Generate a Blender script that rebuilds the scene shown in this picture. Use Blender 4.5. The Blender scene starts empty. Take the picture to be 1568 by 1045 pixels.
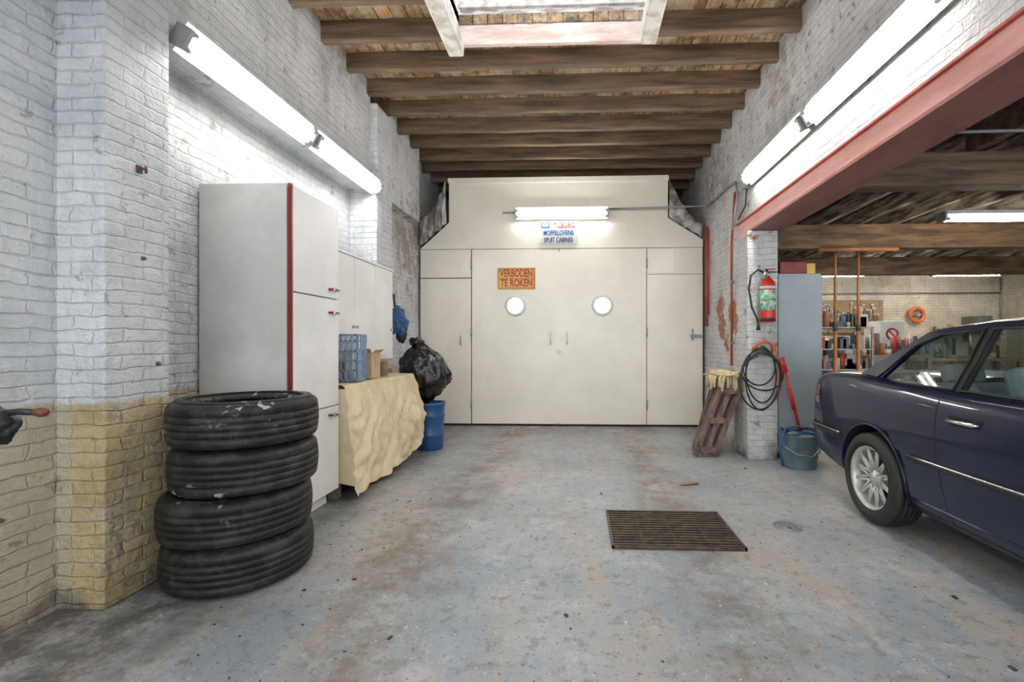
import bpy, bmesh, math, random
from mathutils import Vector, Matrix, noise
random.seed(7)
sc = bpy.context.scene
try:
    sc.view_settings.view_transform = 'Standard'; sc.view_settings.look = 'None'
except Exception as e: print(e)
R = math.radians

# ------------------------------------------------------------------ materials
def newmat(name):
    m = bpy.data.materials.new(name); m.use_nodes = True
    nt = m.node_tree
    b = nt.nodes['Principled BSDF']
    return m, nt, b
def N(nt, t, **kw):
    n = nt.nodes.new(t)
    for k, v in kw.items(): setattr(n, k, v)
    return n
def L(nt, a, b): nt.links.new(a, b)
def col(c): return (c[0], c[1], c[2], 1)
def ramp(nt, fac, stops):
    r = N(nt, 'ShaderNodeValToRGB')
    els = r.color_ramp.elements
    while len(els) < len(stops): els.new(0.5)
    for e, (p, c) in zip(els, stops):
        e.position = p; e.color = col(c) if len(c) == 3 else c
    L(nt, fac, r.inputs[0]); return r
def mask(nt, fac, a, b): return ramp(nt, fac, [(a, (0, 0, 0)), (b, (1, 1, 1))]).outputs[0]
def mix(nt, fac, a, b, mode='MIX'):
    m = N(nt, 'ShaderNodeMix', data_type='RGBA', blend_type=mode)
    for s, v in ((0, fac), (6, a), (7, b)):
        if hasattr(v, 'links'): L(nt, v, m.inputs[s])
        else: m.inputs[s].default_value = v if s == 0 else col(v)
    return m.outputs[2]
def math_(nt, op, a, b=None, c=None, clamp=False):
    m = N(nt, 'ShaderNodeMath', operation=op, use_clamp=clamp)
    for i, v in enumerate((a, b, c)):
        if v is None: continue
        if hasattr(v, 'links'): L(nt, v, m.inputs[i])
        else: m.inputs[i].default_value = v
    return m.outputs[0]
def noise_(nt, vec, scale, detail=4, rough=.55):
    n = N(nt, 'ShaderNodeTexNoise'); n.inputs['Scale'].default_value = scale
    n.inputs['Detail'].default_value = detail; n.inputs['Roughness'].default_value = rough
    if vec is not None: L(nt, vec, n.inputs['Vector'])
    return n.outputs['Fac']
def pos(nt): return N(nt, 'ShaderNodeNewGeometry').outputs['Position']
def scaled(nt, p, s):
    mp = N(nt, 'ShaderNodeMapping'); mp.inputs['Scale'].default_value = s; L(nt, p, mp.inputs['Vector']); return mp.outputs[0]

MC = {}
def mat(name, c1, c2=None, scale=6, rough=.6, metal=0, bump=0, emis=0, coat=0, lo=.35, hi=.65, stretch=None, bscale=None, spec=None):
    if name in MC: return MC[name]
    m, nt, b = newmat(name)
    p = pos(nt)
    if stretch: p = scaled(nt, p, stretch)
    if c2 is None: c2 = tuple(x * .82 for x in c1)
    r = ramp(nt, noise_(nt, p, scale, 5, .6), [(lo, c2), (hi, c1)])
    L(nt, r.outputs[0], b.inputs['Base Color'])
    b.inputs['Roughness'].default_value = rough
    b.inputs['Metallic'].default_value = metal
    b.inputs['Coat Weight'].default_value = coat
    if spec is not None: b.inputs['Specular IOR Level'].default_value = spec
    if emis:
        b.inputs['Emission Color'].default_value = col(c1); b.inputs['Emission Strength'].default_value = emis
    if bump:
        bp = N(nt, 'ShaderNodeBump'); bp.inputs['Strength'].default_value = bump; bp.inputs['Distance'].default_value = .01
        L(nt, noise_(nt, p, bscale or scale * 4, 4), bp.inputs['Height']); L(nt, bp.outputs[0], b.inputs['Normal'])
    MC[name] = m; return m

def brick_mat(name, white, shade, cream=None, cream_z=.93, patches=(), dirt=.5, bump=.85, worn=(), contrast=.93):
    m, nt, b = newmat(name)
    p = pos(nt)
    sep = N(nt, 'ShaderNodeSeparateXYZ'); L(nt, p, sep.inputs[0])
    nn = N(nt, 'ShaderNodeSeparateXYZ'); L(nt, N(nt, 'ShaderNodeNewGeometry').outputs['True Normal'], nn.inputs[0])
    isx = math_(nt, 'GREATER_THAN', math_(nt, 'ABSOLUTE', nn.outputs[0]), .5)
    u = math_(nt, 'ADD', math_(nt, 'MULTIPLY', sep.outputs[1], isx),
              math_(nt, 'MULTIPLY', sep.outputs[0], math_(nt, 'SUBTRACT', 1.0, isx)))
    wob = noise_(nt, p, 2.2, 3); wob2 = noise_(nt, p, 11, 3)
    z = math_(nt, 'ADD', sep.outputs[2], math_(nt, 'ADD', math_(nt, 'MULTIPLY', wob, .05), math_(nt, 'MULTIPLY', wob2, .028)))
    uu = math_(nt, 'ADD', u, math_(nt, 'MULTIPLY', wob2, .06))
    cmb = N(nt, 'ShaderNodeCombineXYZ'); L(nt, uu, cmb.inputs[0]); L(nt, z, cmb.inputs[1])
    br = N(nt, 'ShaderNodeTexBrick'); L(nt, cmb.outputs[0], br.inputs['Vector'])
    br.inputs['Scale'].default_value = 1; br.inputs['Brick Width'].default_value = .205
    br.inputs['Row Height'].default_value = .062; br.inputs['Mortar Size'].default_value = .007
    br.inputs['Mortar Smooth'].default_value = 1.0
    br.inputs['Color1'].default_value = (1, 1, 1, 1); br.inputs['Color2'].default_value = (.94, .94, .94, 1)
    br.inputs['Mortar'].default_value = (contrast, contrast, contrast, 1)
    fac = br.outputs['Fac']
    c = mix(nt, mask(nt, noise_(nt, p, 1.7, 7, .7), .40, .58), shade, white)
    for wp, wr, wc in worn:
        vd = N(nt, 'ShaderNodeVectorMath', operation='DISTANCE'); L(nt, p, vd.inputs[0]); vd.inputs[1].default_value = wp
        f = math_(nt, 'SUBTRACT', wr, vd.outputs['Value'])
        f = math_(nt, 'ADD', f, math_(nt, 'MULTIPLY', math_(nt, 'SUBTRACT', noise_(nt, p, 7, 6, .7), .5), 4.0))
        f = math_(nt, 'MULTIPLY', f, 1.6, clamp=True)
        c = mix(nt, math_(nt, 'MULTIPLY', f, .85), c, wc)
    f = mask(nt, noise_(nt, scaled(nt, p, (3, 3, .7)), 1.6, 7, .7), .50, .66)
    c = mix(nt, math_(nt, 'MULTIPLY', f, .35), c, tuple(x * .55 for x in shade))
    if cream:
        f = math_(nt, 'SUBTRACT', cream_z, math_(nt, 'ADD', sep.outputs[2], math_(nt, 'MULTIPLY', math_(nt, 'SUBTRACT', wob2, .5), .05)))
        f = math_(nt, 'MULTIPLY', f, 60, clamp=True)
        cc = mix(nt, mask(nt, noise_(nt, p, 5, 6, .7), .38, .6), tuple(x * .72 for x in cream), cream)
        cc = mix(nt, math_(nt, 'MULTIPLY', mask(nt, noise_(nt, p, 6, 7, .75), .52, .57), .6), cc, (.66, .62, .54))
        cc = mix(nt, math_(nt, 'MULTIPLY', mask(nt, noise_(nt, p, 12, 6, .7), .57, .62), .65), cc, (.34, .24, .14))
        far = math_(nt, 'MULTIPLY', math_(nt, 'SUBTRACT', -2.25, sep.outputs[0]), 12, clamp=True)
        cc = mix(nt, math_(nt, 'MULTIPLY', far, .65), cc, (.58, .555, .48))
        c = mix(nt, f, c, cc)
    c = mix(nt, 1.0, c, br.outputs['Color'], 'MULTIPLY')
    for (pp, rr) in patches:
        vd = N(nt, 'ShaderNodeVectorMath', operation='DISTANCE'); L(nt, p, vd.inputs[0]); vd.inputs[1].default_value = pp
        f = math_(nt, 'SUBTRACT', rr, vd.outputs['Value'])
        f = math_(nt, 'ADD', f, math_(nt, 'MULTIPLY', math_(nt, 'SUBTRACT', noise_(nt, p, 9, 5, .7), .5), .55))
        f = math_(nt, 'MULTIPLY', f, 40, clamp=True)
        c = mix(nt, f, c, mix(nt, noise_(nt, p, 20, 3), (.24, .085, .03), (.50, .22, .08)))
    f = mask(nt, noise_(nt, p, 10, 6, .65), .62, .65)
    c = mix(nt, math_(nt, 'MULTIPLY', f, dirt), c, (.20, .17, .14))
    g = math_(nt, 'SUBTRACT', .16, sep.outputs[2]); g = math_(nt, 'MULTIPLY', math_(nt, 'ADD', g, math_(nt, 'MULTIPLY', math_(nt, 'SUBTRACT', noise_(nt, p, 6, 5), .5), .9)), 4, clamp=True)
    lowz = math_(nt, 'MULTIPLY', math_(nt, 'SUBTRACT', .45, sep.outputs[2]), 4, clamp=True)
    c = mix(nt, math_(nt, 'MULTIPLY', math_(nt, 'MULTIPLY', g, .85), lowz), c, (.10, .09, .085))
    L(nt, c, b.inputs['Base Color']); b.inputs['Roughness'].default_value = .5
    h = math_(nt, 'ADD', math_(nt, 'MULTIPLY', math_(nt, 'SUBTRACT', 1.0, fac), .55), math_(nt, 'MULTIPLY', noise_(nt, p, 26, 6, .7), 1.6))
    h = math_(nt, 'ADD', h, math_(nt, 'MULTIPLY', noise_(nt, scaled(nt, p, (1, 1, 1.8)), 7, 4), 1.6))
    bp = N(nt, 'ShaderNodeBump'); bp.inputs['Strength'].default_value = bump; bp.inputs['Distance'].default_value = .018
    L(nt, h, bp.inputs['Height']); L(nt, bp.outputs[0], b.inputs['Normal'])
    return m

def floor_mat():
    m, nt, b = newmat('painted_concrete'); p = pos(nt)
    sep = N(nt, 'ShaderNodeSeparateXYZ'); L(nt, p, sep.inputs[0])
    n1 = noise_(nt, p, .9, 8, .7)
    c = mix(nt, mask(nt, n1, .42, .60), (.255, .29, .32), (.365, .385, .395))
    n2 = noise_(nt, scaled(nt, p, (1.5, .45, 1)), 1.3, 10, .75)
    c = mix(nt, math_(nt, 'MULTIPLY', mask(nt, n2, .48, .60), .8), c, (.385, .34, .275))
    n6 = noise_(nt, scaled(nt, p, (1.0, .8, 1)), 2.7, 10, .8)
    c = mix(nt, math_(nt, 'MULTIPLY', mask(nt, n6, .53, .61), .45), c, (.50, .51, .51))
    for x0, wd in ((-.95, .36), (.62, .30)):
        t = math_(nt, 'ABSOLUTE', math_(nt, 'SUBTRACT', math_(nt, 'ADD', sep.outputs[0], math_(nt, 'MULTIPLY', math_(nt, 'SUBTRACT', n1, .5), 1.2)), x0))
        t = math_(nt, 'SUBTRACT', 1.0, math_(nt, 'DIVIDE', t, wd), clamp=True)
        t = math_(nt, 'MULTIPLY', t, mask(nt, noise_(nt, p, 2.5, 10, .8), .42, .56))
        c = mix(nt, math_(nt, 'MULTIPLY', t, .85), c, (.15, .115, .085))
    n3 = noise_(nt, p, 13, 10, .75)
    c = mix(nt, math_(nt, 'MULTIPLY', mask(nt, n3, .53, .61), .55), c, (.14, .13, .12))
    c = mix(nt, math_(nt, 'MULTIPLY', mask(nt, noise_(nt, p, 55, 3, .6), .63, .67), .8), c, (.06, .055, .05))
    c = mix(nt, math_(nt, 'MULTIPLY', mask(nt, noise_(nt, p, 42, 3, .5), .67, .70), .8), c, (.60, .58, .54))
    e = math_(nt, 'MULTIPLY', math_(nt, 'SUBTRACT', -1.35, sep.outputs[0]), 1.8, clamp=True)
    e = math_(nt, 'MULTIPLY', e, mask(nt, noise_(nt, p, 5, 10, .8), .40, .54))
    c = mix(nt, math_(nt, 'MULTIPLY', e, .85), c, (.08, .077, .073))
    e = math_(nt, 'MULTIPLY', math_(nt, 'SUBTRACT', sep.outputs[1], 6.0), 1.6, clamp=True)
    c = mix(nt, math_(nt, 'MULTIPLY', math_(nt, 'MULTIPLY', e, mask(nt, n6, .42, .55)), .8), c, (.16, .12, .085))
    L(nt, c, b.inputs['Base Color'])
    rr = ramp(nt, n2, [(.40, (.34,) * 3), (.62, (.65,) * 3)]); L(nt, rr.outputs[0], b.inputs['Roughness'])
    bp = N(nt, 'ShaderNodeBump'); bp.inputs['Strength'].default_value = .35; bp.inputs['Distance'].default_value = .006
    L(nt, n3, bp.inputs['Height']); L(nt, bp.outputs[0], b.inputs['Normal'])
    return m

def board_mat(name, cols, w=.13, rough=.7, pale=.5):
    m, nt, b = newmat(name); p = pos(nt)
    sep = N(nt, 'ShaderNodeSeparateXYZ'); L(nt, p, sep.inputs[0])
    cmb = N(nt, 'ShaderNodeCombineXYZ')
    L(nt, sep.outputs[1], cmb.inputs[0]); L(nt, sep.outputs[0], cmb.inputs[1])
    br = N(nt, 'ShaderNodeTexBrick'); L(nt, cmb.outputs[0], br.inputs[0])
    br.inputs['Scale'].default_value = 1; br.inputs['Brick Width'].default_value = .88; br.inputs['Row Height'].default_value = w
    br.inputs['Mortar Size'].default_value = .005
    br.inputs['Color1'].default_value = col(cols[0]); br.inputs['Color2'].default_value = col(cols[1]); br.inputs['Mortar'].default_value = (.015, .009, .006, 1)
    f = ramp(nt, noise_(nt, scaled(nt, p, (9, 1.2, 9)), 2.5, 6, .7), [(.35, (.35,) * 3), (.65, (1.3,) * 3)])
    c = mix(nt, 1.0, br.outputs['Color'], f.outputs[0], 'MULTIPLY')
    c = mix(nt, math_(nt, 'MULTIPLY', mask(nt, noise_(nt, p, 2.6, 7, .75), .49, .58), pale), c, (.52, .45, .33))
    c = mix(nt, math_(nt, 'MULTIPLY', mask(nt, noise_(nt, p, 4.2, 7, .75), .52, .60), .7), c, (.06, .035, .02))
    L(nt, c, b.inputs['Base Color']); b.inputs['Roughness'].default_value = rough
    bp = N(nt, 'ShaderNodeBump'); bp.inputs['Strength'].default_value = .5; bp.inputs['Distance'].default_value = .01
    L(nt, f.outputs[0], bp.inputs['Height']); L(nt, bp.outputs[0], b.inputs['Normal'])
    return m

def glass_mat(name, tint=(.55, .62, .62)):
    m, nt, b = newmat(name)
    nt.nodes.remove(b); out = [n for n in nt.nodes if n.type == 'OUTPUT_MATERIAL'][0]
    t = N(nt, 'ShaderNodeBsdfTransparent'); t.inputs[0].default_value = col(tint)
    g = N(nt, 'ShaderNodeBsdfGlossy'); g.inputs['Roughness'].default_value = .02
    ge = N(nt, 'ShaderNodeNewGeometry'); dt = N(nt, 'ShaderNodeVectorMath', operation='DOT_PRODUCT')
    L(nt, ge.outputs['Normal'], dt.inputs[0]); L(nt, ge.outputs['Incoming'], dt.inputs[1])
    k = math_(nt, 'SUBTRACT', 1.0, math_(nt, 'ABSOLUTE', dt.outputs['Value']))      # Schlick, same from both sides
    fr = math_(nt, 'ADD', .045, math_(nt, 'MULTIPLY', math_(nt, 'POWER', k, 5.0), .9))
    mx = N(nt, 'ShaderNodeMixShader'); L(nt, fr, mx.inputs[0]); L(nt, t.outputs[0], mx.inputs[1]); L(nt, g.outputs[0], mx.inputs[2])
    L(nt, mx.outputs[0], out.inputs[0]); return m
def emis_mat(name, c, s):
    m, nt, b = newmat(name)
    b.inputs['Base Color'].default_value = col(c); b.inputs['Emission Color'].default_value = col(c); b.inputs['Emission Strength'].default_value = s
    return m

WHITE = brick_mat('painted_brick_white', (.78, .80, .82), (.60, .63, .66), cream=(.66, .53, .29), cream_z=.94,
                  worn=(((-2.3, 6.4, 2.6), .75, (.33, .27, .21)), ((-2.2, 4.2, 3.9), .35, (.42, .39, .35))))
WHITER = brick_mat('painted_brick_pier', (.78, .79, .79), (.62, .63, .63),
                   patches=[((1.80, 5.6, 1.55), .23), ((1.80, 5.35, 1.42), .12), ((1.82, 6.2, 1.68), .16), ((1.82, 6.1, 1.42), .16), ((1.82, 5.9, 1.2), .08), ((1.76, 5.0, 2.3), .05)],
                   worn=(((1.84, 6.3, 3.4), .55, (.33, .30, .26)), ((1.84, 4.4, 3.7), .45, (.36, .33, .29)), ((1.84, 2.6, 3.6), .35, (.42, .40, .37))), dirt=.75)
WSHOP = brick_mat('workshop_brick', (.84, .79, .68), (.64, .57, .46), dirt=.6, contrast=.80)
FLOOR = floor_mat()
DECK = board_mat('roof_boards', ((.48, .30, .15), (.27, .16, .08)), pale=.6)
DECK2 = board_mat('workshop_roof_boards', ((.12, .085, .06), (.06, .04, .03)), pale=.3)
JOIST = mat('joist_wood', (.20, .130, .078), (.060, .038, .023), 3, .75, bump=.6, stretch=(.5, 5, 5), lo=.34, hi=.66)
BEAM2 = mat('old_beam_wood', (.28, .17, .09), (.09, .05, .03), 3, .7, bump=.5, stretch=(.7, 5, 5), lo=.36, hi=.64)
JOIST_LIT = mat('workshop_joist_lit_tone', (.60, .54, .43), (.15, .115, .08), 4, .75, bump=.4, stretch=(5, .7, 5), lo=.42, hi=.60)  # whitish joist tone, with the light on the wood put into the colour
TUBE = emis_mat('fluorescent_tube', (1, .972, .925), 50)
TUBEW = emis_mat('fluorescent_tube_warm', (1, .93, .80), 72)
ENAMEL = mat('white_enamel', (.80, .80, .78), rough=.4)
BLACK = mat('black_plastic', (.02, .02, .022), (.012, .012, .013), 8, .45)
RUBBER = mat('rubber', (.026, .026, .027), (.016, .016, .016), 10, .6)
STEEL = mat('steel', (.55, .55, .54), (.4, .4, .4), 10, .35, .9)
GALV = mat('galvanised', (.42, .43, .44), (.30, .31, .32), 12, .5, .6)
RED = mat('red_paint', (.58, .03, .02), (.45, .02, .015), 6, .35)
DARK = mat('dark_gap', (.015, .014, .013), rough=.9)

# ------------------------------------------------------------------ builder
class B:
    def __init__(s, name): s.name = name; s.bm = bmesh.new(); s.mats = []
    def mi(s, m):
        if m not in s.mats: s.mats.append(m)
        return s.mats.index(m)
    def _add(s, verts, faces, m, M=None, smooth=False):
        i = s.mi(m); vs = [s.bm.verts.new(M @ Vector(v) if M else Vector(v)) for v in verts]; out = []
        for f in faces:
            try:
                fc = s.bm.faces.new([vs[k] for k in f]); fc.material_index = i; fc.smooth = smooth; out.append(fc)
            except ValueError: pass
        return vs, out
    def box(s, x0, x1, y0, y1, z0, z1, m, M=None, bev=0):
        v = [(x0, y0, z0), (x1, y0, z0), (x1, y1, z0), (x0, y1, z0), (x0, y0, z1), (x1, y0, z1), (x1, y1, z1), (x0, y1, z1)]
        f = [(0, 3, 2, 1), (4, 5, 6, 7), (0, 1, 5, 4), (1, 2, 6, 5), (2, 3, 7, 6), (3, 0, 4, 7)]
        vs, fs = s._add(v, f, m, M)
        if bev:
            es = list({e for q in fs for e in q.edges})
            bmesh.ops.bevel(s.bm, geom=es, offset=bev, segments=2, affect='EDGES', profile=.5, material=s.mi(m))
        return s
    def cyl(s, a, b, r, m, seg=16, r2=None, cap=True, smooth=True):
        a = Vector(a); b = Vector(b); r2 = r if r2 is None else r2
        d = (b - a).normalized(); q = d.to_track_quat('Z', 'Y')
        v = []
        for P, rr in ((a, r), (b, r2)):
            for k in range(seg):
                t = 2 * math.pi * k / seg; v.append(P + q @ Vector((rr * math.cos(t), rr * math.sin(t), 0)))
        f = [(k, (k + 1) % seg, seg + (k + 1) % seg, seg + k) for k in range(seg)]
        vs, fs = s._add(v, f, m, None, smooth)
        if cap:
            i = s.mi(m)
            for rng in (vs[:seg][::-1], vs[seg:]):
                fc = s.bm.faces.new(rng); fc.material_index = i
        return s
    def lathe(s, prof, c, m, seg=40, axis='Z', smooth=True, closed=False):
        c = Vector(c); v = []
        for k in range(seg):
            t = 2 * math.pi * k / seg
            for (r, z) in prof:
                if axis == 'Z': p = Vector((r * math.cos(t), r * math.sin(t), z))
                elif axis == 'X': p = Vector((z, r * math.cos(t), r * math.sin(t)))
                else: p = Vector((r * math.cos(t), z, r * math.sin(t)))
                v.append(c + p)
        n = len(prof); f = []
        for k in range(seg):
            k2 = (k + 1) % seg
            for j in range(n if closed else n - 1):
                j2 = (j + 1) % n
                f.append((k * n + j, k2 * n + j, k2 * n + j2, k * n + j2))
        s._add(v, f, m, None, smooth); return s
    def tube(s, pts, r, m, seg=8, closed=False):
        pts = [Vector(p) for p in pts]; n = len(pts); v = []; up = Vector((.13, .31, .94))
        pu = None
        for i, p in enumerate(pts):
            if closed: d = pts[(i + 1) % n] - pts[i - 1]
            else: d = pts[min(i + 1, n - 1)] - pts[max(i - 1, 0)]
            d.normalize()
            if pu is None: pu = d.cross(up).normalized()
            u = (pu - d * pu.dot(d)).normalized(); pu = u; w = d.cross(u)
            for k in range(seg):
                t = 2 * math.pi * k / seg; v.append(p + (u * math.cos(t) + w * math.sin(t)) * r)
        f = []
        for i in range(n if closed else n - 1):
            i2 = (i + 1) % n
            for k in range(seg):
                k2 = (k + 1) % seg; f.append((i * seg + k, i * seg + k2, i2 * seg + k2, i2 * seg + k))
        vs, _ = s._add(v, f, m, None, True)
        if not closed:
            i = s.mi(m)
            for rng in (vs[:seg][::-1], vs[-seg:]):
                fc = s.bm.faces.new(rng); fc.material_index = i
        return s
    def poly(s, pts, m, smooth=False): s._add(pts, [tuple(range(len(pts)))], m, None, smooth); return s
    def prism(s, pts2, y0, y1, m):
        n = len(pts2); v = [(x, y0, z) for x, z in pts2] + [(x, y1, z) for x, z in pts2]
        f = [tuple(range(n)), tuple(range(2 * n - 1, n - 1, -1))] + [(k, (k + 1) % n, n + (k + 1) % n, n + k) for k in range(n)]
        s._add(v, f, m); return s
    def grid(s, fn, nu, nv, m, smooth=True):
        v = [fn(i / nu, j / nv) for i in range(nu + 1) for j in range(nv + 1)]
        f = [(i * (nv + 1) + j, (i + 1) * (nv + 1) + j, (i + 1) * (nv + 1) + j + 1, i * (nv + 1) + j + 1) for i in range(nu) for j in range(nv)]
        s._add(v, f, m, None, smooth); return s
    def blob(s, c, rad, m, amp=.1, fr=3, sub=4, shape=None):
        t = bmesh.new(); bmesh.ops.create_icosphere(t, subdivisions=sub, radius=1)
        v = []
        for q in t.verts:
            d = q.co.copy(); k = 1 + amp * noise.fractal(d * fr + Vector(c) * 3.1, 1, 2, 4)
            d = Vector((d.x * rad[0], d.y * rad[1], d.z * rad[2])) * k
            if shape: d = shape(d)
            v.append(Vector(c) + d)
        t.verts.index_update(); f = [tuple(q.index for q in fc.verts) for fc in t.faces]
        s._add(v, f, m, None, True); t.free(); return s
    def move(s, v): bmesh.ops.translate(s.bm, verts=s.bm.verts, vec=Vector(v)); return s
    def done(s, parent=None, recalc=True):
        if recalc: bmesh.ops.recalc_face_normals(s.bm, faces=s.bm.faces)
        me = bpy.data.meshes.new(s.name)
        co = [v.co for v in s.bm.verts]
        c = Vector([(min(v[i] for v in co) + max(v[i] for v in co)) / 2 for i in range(3)]); c.z = min(v.z for v in co)
        if parent is None: bmesh.ops.translate(s.bm, verts=s.bm.verts, vec=-c)
        s.bm.to_mesh(me); s.bm.free()
        for m in s.mats: me.materials.append(m)
        o = bpy.data.objects.new(s.name, me); sc.collection.objects.link(o)
        if parent is None: o.location = c
        else: o.parent = parent
        return o
def empty(name, loc=(0, 0, 0)):
    e = bpy.data.objects.new(name, None); e.location = loc; e.empty_display_size = .1; sc.collection.objects.link(e); return e
def text(body, loc, size, m, parent, name='lettering', sx=1, off=.002):
    cu = bpy.data.curves.new(name, 'FONT'); cu.body = body; cu.size = size; cu.align_x = 'CENTER'; cu.align_y = 'CENTER'; cu.extrude = .001; cu.offset = off
    cu.materials.append(m); o = bpy.data.objects.new(name, cu); sc.collection.objects.link(o)
    o.parent = parent; o.matrix_parent_inverse = Matrix.Translation(-parent.location)
    o.location = loc; o.rotation_euler = (R(90), 0, 0); o.scale = (sx, 1, 1); return o

# ------------------------------------------------------------------ room shell
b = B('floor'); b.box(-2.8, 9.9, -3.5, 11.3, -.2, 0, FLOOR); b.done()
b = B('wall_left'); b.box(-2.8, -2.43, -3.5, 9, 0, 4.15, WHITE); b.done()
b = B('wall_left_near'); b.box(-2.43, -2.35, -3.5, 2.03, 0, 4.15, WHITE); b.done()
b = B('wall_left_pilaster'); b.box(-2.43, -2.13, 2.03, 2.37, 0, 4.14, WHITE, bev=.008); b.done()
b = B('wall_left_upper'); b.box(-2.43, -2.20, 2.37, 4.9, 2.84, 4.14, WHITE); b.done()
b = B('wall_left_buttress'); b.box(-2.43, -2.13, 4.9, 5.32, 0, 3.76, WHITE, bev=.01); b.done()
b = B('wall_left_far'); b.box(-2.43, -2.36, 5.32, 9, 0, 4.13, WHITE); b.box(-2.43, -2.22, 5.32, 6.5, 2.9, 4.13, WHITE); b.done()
b = B('wall_right'); b.box(1.84, 2.08, -3.5, 9, 2.56, 4.15, WHITER); b.done()
b = B('wall_right_far'); b.box(1.84, 2.08, 5.28, 9, 0, 2.56, WHITER); b.done()
b = B('wall_right_pier'); b.box(1.75, 2.06, 4.93, 5.29, 0, 2.375, WHITER, bev=.012); b.box(1.79, 2.06, 4.95, 5.46, 0, 2.37, WHITER); b.done()
b = B('wall_right_near'); b.box(1.84, 2.08, -3.5, -1.2, 0, 2.56, WHITER); b.done()
b = B('wall_back'); b.box(-2.75, 2.06, 9, 9.3, 0, 4.15, WSHOP); b.done()
b = B('wall_back_workshop'); b.box(2.06, 9.9, 11, 11.3, 0, 3.3, WSHOP); b.done()
b = B('wall_right_workshop'); b.box(9.65, 9.95, -3.5, 11, 0, 3.3, WSHOP); b.done()
b = B('wall_left_workshop'); b.box(1.9, 2.06, 9.3, 11, 0, 3.3, WSHOP); b.done()
HX0, HX1, HY0, HY1 = -1.03, .57, 2.2, 4.03
b = B('ceiling')
b.box(-2.5, 2.0, -3.5, HY0, 3.97, 4.05, DECK); b.box(-2.5, 2.0, HY1, 9, 3.97, 4.05, DECK)
b.box(-2.5, HX0, HY0, HY1, 3.97, 4.05, DECK); b.box(HX1, 2.0, HY0, HY1, 3.97, 4.05, DECK); b.done()
b = B('ceiling_joists')
for k in range(-16, 12):
    y = 3.97 + .44 * k; w = .036 + random.uniform(-.006, .006); dz = random.uniform(-.014, .014)
    segs = [(-2.4, 1.9)] if not (HY0 < y < HY1) else [(-2.4, HX0 - .01), (HX1 + .01, 1.9)]
    for x0, x1 in segs:
        def jf(u, v, x0=x0, x1=x1, y=y, w=w, dz=dz):
            x = x0 + (x1 - x0) * u; q = [(-w, 3.975), (-w, 3.82), (-w + .008, 3.808), (w - .008, 3.808), (w, 3.82), (w, 3.975)][round(v * 5)]
            nz = noise.noise(Vector((x * 1.5, y * 7, 0))); n2 = noise.noise(Vector((x * 7, y * 9, q[1] * 9)))
            return (x, y + q[0] + nz * .014 + n2 * .006, q[1] + (dz + nz * .016 + n2 * .006 if q[1] < 3.9 else 0))
        b.grid(jf, 50, 5, JOIST, smooth=False)
b.done()
PINK = mat('peeling_pink_board', (.80, .66, .60), (.60, .42, .35), 3, .7, bump=.4, stretch=(1, 6, 6), lo=.38, hi=.62)
PEEL = mat('peeling_white_board', (.86, .86, .88), (.46, .36, .34), 4, .7, bump=.5, lo=.42, hi=.50, stretch=(1.2, 4, 6))
OWH = mat('old_white_paint', (.70, .68, .63), (.46, .43, .37), 9, .6, bump=.3, lo=.40, hi=.55)
b = B('window_skylight')
b.box(HX0, HX1, HY1, HY1 + .04, 3.79, 3.95, PINK); b.box(HX0, HX1, HY1 + .015, HY1 + .05, 3.95, 4.14, PEEL); b.box(HX0, HX1, HY1 - .02, HY1 + .03, 4.10, 4.2, OWH)
b.box(HX0, HX1, HY1 + .02, HY1 + .06, 4.2, 4.45, PEEL); b.box(HX0, HX1, HY0 - .04, HY0, 3.8, 4.45, PEEL)
b.box(HX0 - .04, HX0, HY0, HY1, 3.8, 4.45, PEEL); b.box(HX1, HX1 + .04, HY0, HY1, 3.8, 4.45, PEEL)
for x in (HX0 + .4, HX0 + .8, HX0 + 1.2): b.box(x - .02, x + .02, HY0, HY1, 4.41, 4.47, OWH)
b.box(HX0, HX1, HY0, HY1, 4.44, 4.45, glass_mat('skylight_glass', (.97, .98, 1)))
b.done()
b = B('skylight_trimmer_beams')
for x, y1 in ((HX0, 3.96), (HX1, 3.86)):
    b.box(x - .065, x + .065, 1.7, y1, 3.64, 3.79, OWH, bev=.014)
b.done()
IR = mat('red_oxide', (.50, .085, .045), (.34, .06, .035), 6, .5, bump=.2)
PK = mat('beam_web_pink', (.82, .46, .40), (.66, .31, .26), 4, .5, bump=.15, stretch=(3, .6, 3))  # pinker tone for the beam web
MV = mat('beam_underside_maroon', (.36, .15, .13), (.27, .10, .09), 4, .55, bump=.15, stretch=(3, .6, 3))  # darker tone for the bottom flange
b = B('steel_beam')
b.box(1.79, 2.12, -3.4, 5.44, 2.545, 2.56, IR); b.box(1.815, 1.855, -3.4, 5.42, 2.40, 2.55, PK); b.box(1.79, 2.12, -3.4, 5.44, 2.378, 2.40, MV)
b.box(2.04, 2.07, -3.4, 5.42, 2.40, 2.55, IR); b.done()
b = B('ceiling_workshop')
b.box(2.08, 9.7, -3.5, 6.9, 2.93, 3.0, DECK2); b.box(2.08, 4.2, 6.9, 11.1, 2.93, 3.0, DECK2); b.box(4.2, 6.2, 8.2, 11.1, 2.93, 3.0, DECK2); b.box(6.2, 9.7, 6.9, 11.1, 2.93, 3.0, DECK2); b.done()
b = B('ceiling_joists_workshop')
x = 2.3
while x < 9.6:
    b.box(x - .035, x + .035, -3.5, 4.0, 2.77, 2.932, JOIST); b.box(x - .035, x + .035, 4.0, 11, 2.77, 2.932, JOIST_LIT); x += .46  # same joists throughout; the far run is coloured paler as if lit
b.done()
b = B('ceiling_beams_workshop')
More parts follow.
